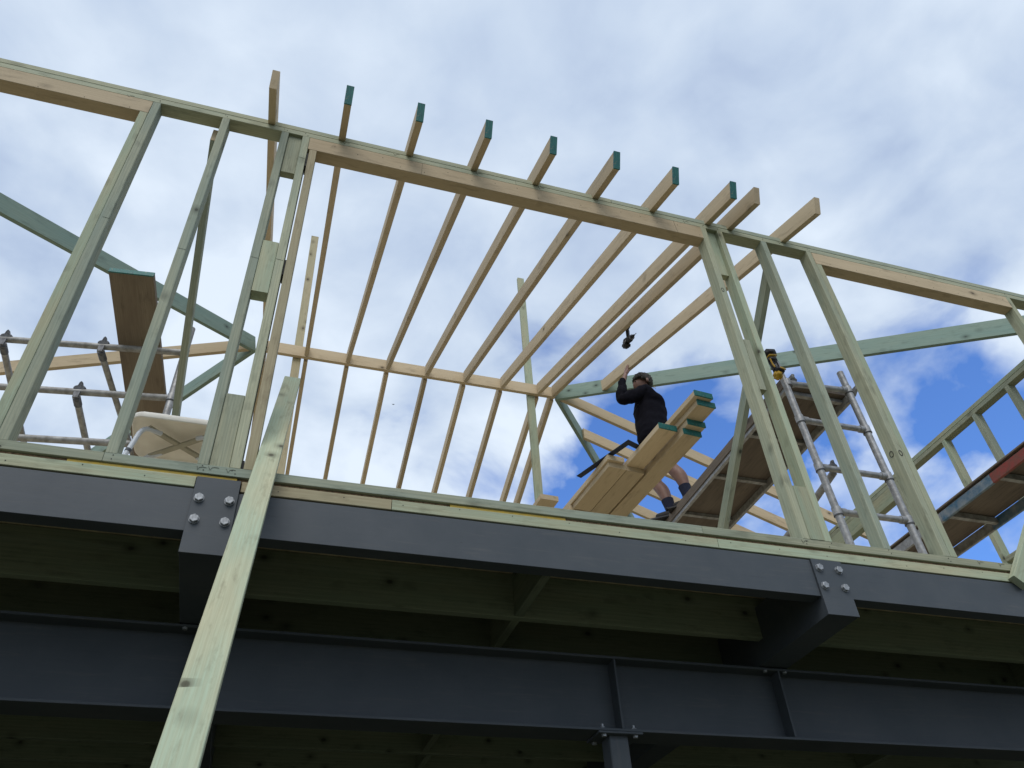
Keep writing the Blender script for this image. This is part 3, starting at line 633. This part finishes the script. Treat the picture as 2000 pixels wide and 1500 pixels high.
board(2.236, 1.29, Z0+.045, 2.8, LVLP, 'tan board with a raw end lying directly under the dark framing square', paint=False, w_=0.140)
board(2.632, 0.600, Z0+.09, 3.4, LVLP, 'third tan board from the bottom of the teal-ended stack, jutting furthest towards us')
board(2.600, 0.560, Z0+.135, 3.4, LVL, 'topmost tan board of the teal-ended stack beside the man')
tag(member('offcut', (1.968, 1.83, Z0+.0225), (1.93, 2.5, Z0+.0225), 0.150, 0.043, (0, 0, 1), LVLP, label='short tan offcut poking out alone beside the loose boards'), cat='offcut')
for y, lab in ((2.12, 'near trestle hidden below the loose boards'), (4.0, 'far trestle hidden below the loose boards')):
    t = thing('trestle', lab, 'trestle', (2.3, y, 0))
    box('top_rail', (1.78, 2.80), (y-.045, y+.045), (Z0-.046, Z0-.001), PALE, t)
    for x in (1.84, 2.72):
        for s in (-1, 1): member('leg', (x, y+s*.02, Z0-.05), (x, y+s*.28, 0), .045, .07, (0, s, 1), PALE, t)
# framing square
sq0, sqc, sqe = V((2.135, 1.613, 0)), V((2.330, 1.125, 0)), V((2.425, 1.235, 0))
ex = (sqc-sq0).normalized(); ey = V((-ex.y, ex.x, 0)) ; ex2 = (sqe-sqc).normalized(); hw = .024
ln1, ln2 = (sqc-sq0).length+.01, 0.30
eyd = V((0, 0, 1)).cross(ex); sgn = 1 if eyd.dot(ex2) > 0 else -1
P = [(0, -hw), (ln1+hw, -hw), (ln1+hw, ln2), (ln1-hw, ln2), (ln1-hw, hw), (0, hw)]
if sgn < 0: P = [(x, -y) for x, y in P]
tag(prism('framing_square', P, (sq0.x, sq0.y, Z0+.0915), ex, eyd, 0.0025, SQB, None, ch=0, label='dark blue steel framing square lying on the boards by the man'), cat='framing square')

# ------------------------------------------------------------------ hand tools
dr = thing('impact_driver', 'black cordless driver hanging from a rafter above the man', 'power drill', (2.93, 1.80, 3.32))
def blob(name, c, size, m, parent, rot=(0, 0, 0), bev=0.25, taper=1.0):
    bm = bmesh.new(); bmesh.ops.create_cube(bm, size=1.0)
    for v in bm.verts:
        k = taper if v.co.z > 0 else 1.0; v.co = V((v.co.x*size[0]*k, v.co.y*size[1]*k, v.co.z*size[2]))
    bmesh.ops.bevel(bm, geom=bm.edges[:], offset=min(size)*bev, segments=2, affect='EDGES')
    o = mesh_obj(name, bm, m, smooth=True)
    from mathutils import Euler
    Mw = Matrix.Translation(V(c)) @ Euler(rot).to_matrix().to_4x4(); place(o, Mw, parent); return o
tube('strap', [(2.905, 1.70, 3.30), (2.925, 1.745, 3.335), (2.93, 1.79, 3.36), (2.93, 1.80, 3.33)], [.006, .009, .012, .013], BLACK, dr, n=8)
tube('grip', [(2.93, 1.797, 3.375), (2.93, 1.80, 3.33), (2.93, 1.808, 3.27)], [.016, .019, .017], BLACK, dr, n=10)
tube('motor_body', [(2.93, 1.875, 3.262), (2.93, 1.86, 3.256), (2.93, 1.79, 3.222), (2.93, 1.745, 3.203)], [.026, .034, .033, .024], BLACK, dr, n=12)
tube('collar_ring', [(2.93, 1.752, 3.208), (2.93, 1.738, 3.201)], .026, TOOLG, dr, n=12)
tube('chuck', [(2.93, 1.742, 3.203), (2.93, 1.70, 3.188)], [.016, .010], BLACK, dr, n=10); tube('bit', [(2.93, 1.70, 3.188), (2.93, 1.655, 3.170)], .004, TOOLG, dr, n=6)
blob('battery', (2.93, 1.875, 3.215), (.065, .085, .05), BLACK, dr, (0.5, 0, 0)); blob('battery_rail', (2.90, 1.845, 3.23), (.006, .07, .02), TOOLG, dr, (0.5, 0, 0))
ng = thing('nail_gun', 'yellow and black cordless nailer hanging on the scaffold standard', 'nail gun', (3.22, 0.42, 1.60))
blob('motor_head', (3.207, 0.40, 1.818), (.088, .075, .058), BLACK, ng, (0, -.2, 0)); blob('yellow_band', (3.208, 0.398, 1.781), (.070, .066, .015), TOOLY, ng, (0, -.2, 0))
blob('neck', (3.205, 0.40, 1.752), (.075, .06, .05), BLACK, ng, (0, -.2, 0))
tube('handle', [(3.192, 0.395, 1.76), (3.198, 0.40, 1.71), (3.212, 0.40, 1.665)], [.020, .0175, .022], BLACK, ng, n=10); tube('handle_trim', [(3.178, 0.378, 1.745), (3.184, 0.38, 1.70), (3.198, 0.38, 1.67)], .006, TOOLY, ng, n=8)
blob('battery', (3.214, 0.40, 1.610), (.062, .06, .060), TOOLY, ng, (0, .35, 0)); blob('battery_cap', (3.232, 0.395, 1.650), (.066, .064, .034), BLACK, ng, (0, .35, 0)); blob('battery_label', (3.246, 0.362, 1.652), (.045, .004, .014), TOOLY, ng, (0, .35, 0), bev=.1)
tube('belt_hook', [(3.238, 0.40, 1.80), (3.262, 0.42, 1.79), (3.278, 0.43, 1.74), (3.282, 0.43, 1.70)], .006, BLACK, ng, n=8)

# ------------------------------------------------------------------ the man
mn = thing('person', 'man in black hooded top and shorts on the platform, reaching up to a rafter', 'person', (3.44, 2.45, 1.712))
def skin(name, chains, m, parent, levels=2, root=0):
    """chains: lists of (x,y,z,r); identical points are shared"""
    pts, idx, edges = [], {}, []
    for ch in chains:
        prev = None
        for p in ch:
            k = tuple(round(c, 4) for c in p[:3])
            if k not in idx: idx[k] = len(pts); pts.append(p)
            if prev is not None and prev != idx[k]: edges.append((prev, idx[k]))
            prev = idx[k]
    me = bpy.data.meshes.new(name); me.from_pydata([p[:3] for p in pts], edges, []); me.materials.append(m)
    o = bpy.data.objects.new(name, me); C.objects.link(o)
    md = o.modifiers.new('skin', 'SKIN'); md.use_smooth_shade = True
    for i, p in enumerate(pts):
        sv = me.skin_vertices[0].data[i]; r = p[3] if len(p) == 4 else (p[3], p[4])
        sv.radius = (r, r) if isinstance(r, (int, float)) else r; sv.use_root = (i == root)
    sb = o.modifiers.new('sub', 'SUBSURF'); sb.levels = levels; sb.render_levels = levels
    o.matrix_basis = total(parent).inverted(); o.parent = parent; return o
pel = (3.44, 2.56, 2.62); ch_ = (3.475, 2.58, 3.05); nk = (3.465, 2.57, 3.29)
hd = (3.44, 2.565, 3.40)
lsh = (3.375, 2.44, 3.19); rsh = (3.565, 2.70, 3.17)
lel = (3.145, 2.545, 3.125); lwr = (3.235, 2.585, 3.425); lpl = (3.268, 2.60, 3.515)
rel = (3.58, 2.84, 2.90); rwr = (3.50, 2.86, 2.72)
lhip = (3.40, 2.47, 2.56); lkn = (3.425, 2.33, 2.17); lan = (3.475, 2.25, 1.82)
rhip = (3.47, 2.65, 2.56); rkn = (3.37, 2.58, 2.16); ran = (3.405, 2.47, 1.80)
body = [
 [(*pel, .135), (3.455, 2.57, 2.85, .125), (*ch_, .14), (3.475, 2.58, 3.18, .095), (*nk, .058), (3.452, 2.568, 3.34, .058), (*hd, .088), (3.445, 2.565, 3.48, .082)],
 [(3.475, 2.58, 3.18, .095), (*lsh, .062), (*lel, .045), (*lwr, .029), (*lpl, .030)],
 [(3.475, 2.58, 3.18, .095), (*rsh, .062), (*rel, .045), (*rwr, .029), (3.48, 2.86, 2.64, .028)],
 [(*pel, .135), (*lhip, .095), (3.412, 2.40, 2.37, .082), (*lkn, .060), (3.462, 2.275, 2.05, .070), (3.472, 2.258, 1.92, .048), (*lan, .040)],
 [(*pel, .135), (*rhip, .095), (3.42, 2.61, 2.37, .082), (*rkn, .058), (3.402, 2.52, 2.03, .067), (3.404, 2.49, 1.90, .046), (*ran, .039)],
]
# face: nose, brow, chin, ear point towards -X
body[0][6:6] = []
for off, r in (((-.088, .035, -.005), .016), ((-.070, .03, -.068), .026)):
    body.append([(*hd, .088), (hd[0]+off[0], hd[1]+off[1], hd[2]+off[2], r)])
# left hand: fingers up the rafter's left face, thumb at its underside
for k, (dy, ln, lean) in enumerate(((-.030, .066, -.012), (-.011, .078, -.004), (.009, .074, .004), (.027, .058, .012))):
    b0 = (lpl[0]+.018, lpl[1]+dy, lpl[2]+.040, .0095); b1 = (3.303, lpl[1]+dy+lean*.6, lpl[2]+.075+.01*k, .0088); b2 = (3.308, lpl[1]+dy+lean*1.6, lpl[2]+.075+ln, .0075)
    body.append([(*lpl, .030), b0, b1, b2])
body.append([(*lpl, .030), (lpl[0]+.035, lpl[1]-.03, lpl[2]+.045, .012), (lpl[0]+.062, lpl[1]-.03, lpl[2]+.085, .010)])
bo = skin('body', body, SKIN, mn)
hoodie = [
 [(3.425, 2.545, 2.58, .155), (3.425, 2.55, 2.66, .160), (3.43, 2.555, 2.74, .165), (3.455, 2.57, 2.92, .172), (3.475, 2.58, 3.08, .178), (3.48, 2.585, 3.20, .115), (3.475, 2.575, 3.27, .080)],
 [(3.48, 2.585, 3.20, .115), (*lsh, .088), (3.26, 2.49, 3.155, .078), (3.165, 2.535, 3.12, .070), (*lel, .064), (3.165, 2.555, 3.20, .058), (3.205, 2.572, 3.33, .050), (3.228, 2.583, 3.43, .042), (3.240, 2.588, 3.455, .036)],
 [(3.48, 2.585, 3.20, .115), (*rsh, .088), (3.585, 2.78, 3.03, .072), (*rel, .060), (3.53, 2.855, 2.80, .052), (3.505, 2.86, 2.74, .042)],
]
ho = skin('hooded_top', hoodie, HOOD, mn, levels=3)
tx = bpy.data.textures.new('folds', 'CLOUDS'); tx.noise_scale = 0.11; tx.noise_depth = 3
dm = ho.modifiers.new('folds', 'DISPLACE'); dm.texture = tx; dm.strength = 0.045; dm.mid_level = 0.5; dm.texture_coords = 'GLOBAL'
skin('hood', [[(3.47, 2.56, 3.275, .070), (3.53, 2.59, 3.275, .080), (3.59, 2.61, 3.235, .070), (3.615, 2.62, 3.17, .050)]], HOOD, mn)
tube('hood_cord', [(3.515, 2.49, 3.31), (3.525, 2.48, 3.33), (3.535, 2.48, 3.30)], .004, YARN, mn, n=6)
skin('shorts', [[(3.435, 2.56, 2.66, .142), (*pel, .148), (*lhip, .118), (3.41, 2.41, 2.40, .112), (3.415, 2.37, 2.29, .108)], [(*pel, .148), (*rhip, .118), (3.42, 2.61, 2.40, .112), (3.40, 2.595, 2.28, .106)]], SHORT, mn)
# hair: cap with uneven clumps
bm = bmesh.new(); bmesh.ops.create_icosphere(bm, subdivisions=5, radius=1.0)
for v in bm.verts:
    p = v.co.copy(); n0 = 1.0+0.09*math.sin(17*p.x+3*p.z)*math.sin(15*p.y+2)*math.sin(16*p.z+1)+0.05*math.sin(41*p.x+9*p.y)*math.sin(37*p.z)
    v.co = V((p.x*.108*n0, p.y*.094*n0, p.z*.108*n0))
for v in bm.verts:
    lim = -0.095 if v.co.x > 0.035 else (-0.06 if v.co.x > 0.012 else (0.004 if v.co.x < -0.06 else -0.025))
    if v.co.z < lim: v.co = V((v.co.x*.55+.02, v.co.y*.55, lim+(v.co.z-lim)*.15+.004))
hr = mesh_obj('hair', bm, HAIR, smooth=True); place(hr, Matrix.Translation((hd[0]+.012, hd[1]+.0, hd[2]+.045)), mn)
blob('ear', (hd[0]+.012, hd[1]-.098, hd[2]-.008), (.032, .012, .058), SKIN, mn, (0, .15, .2), bev=.45)
blob('eye', (hd[0]-.082, hd[1]-.012, hd[2]+.022), (.014, .02, .011), GREYR, mn, bev=.45); blob('eye', (hd[0]-.074, hd[1]+.045, hd[2]+.022), (.014, .02, .011), GREYR, mn, bev=.45)
for ank, dirn in ((lan, V((-.75, .66, 0))), (ran, V((-.80, .60, 0)))):
    a = V(ank); dirn.normalize(); zf_ = 1.712
    tube('sock', [a+V((.004, .004, .15)) if False else a+V((-.010, .008, .105)), a+V((-.004, .004, .05)), a+V((0, 0, -.01))], [.058, .052, .046], SOCK, mn)
    s = a - dirn*.04; 
    skin('boot', [[(s.x, s.y, zf_+.085, .048), (s.x, s.y, zf_+.040, .045), ((s+dirn*.10).x, (s+dirn*.10).y, zf_+.040, .043), ((s+dirn*.19).x, (s+dirn*.19).y, zf_+.034, .038)]], BOOT, mn)
    q = s+dirn*.075
    member('boot_sole', V((s-dirn*.05).to_tuple()[:2]+(zf_+.012,)) if False else V(((s-dirn*.05).x, (s-dirn*.05).y, zf_+.011)), V(((s+dirn*.235).x, (s+dirn*.235).y, zf_+.011)), .09, .020, (0, 0, 1), BLACK, mn, bow=0, ch=.006)
    tube('lace', [q+V((0, 0, .0))-V((.03, .02, -(zf_+.09-q.z))), V((q.x-.02, q.y-.055, zf_+.085)), V((q.x+.01, q.y-.05, zf_+.05))], .0035, GREYR, mn, n=6)

# ------------------------------------------------------------------ a bird far off
bd_ = thing('bird', 'tiny dark bird far off in the clouds between two rafters', 'bird', (5.41, 33.58, 28.54))
bm = bmesh.new()
for s in (-1, 1):
    q = [bm.verts.new(p) for p in ((0, .025, 0), (s*.05, .01, .025), (s*.10, -.015, .01), (s*.045, -.025, .02), (0, -.03, 0))]; bm.faces.new(q)
wing = mesh_obj('wings', bm, BLACK); wing.parent = bd_; md = wing.modifiers.new('t', 'SOLIDIFY'); md.thickness = .012
tube_o = tube('body', [V(bd_.location)+V((0, .06, 0)), V(bd_.location), V(bd_.location)+V((0, -.07, 0))], [.005, .017, .004], BLACK, bd_, n=8)
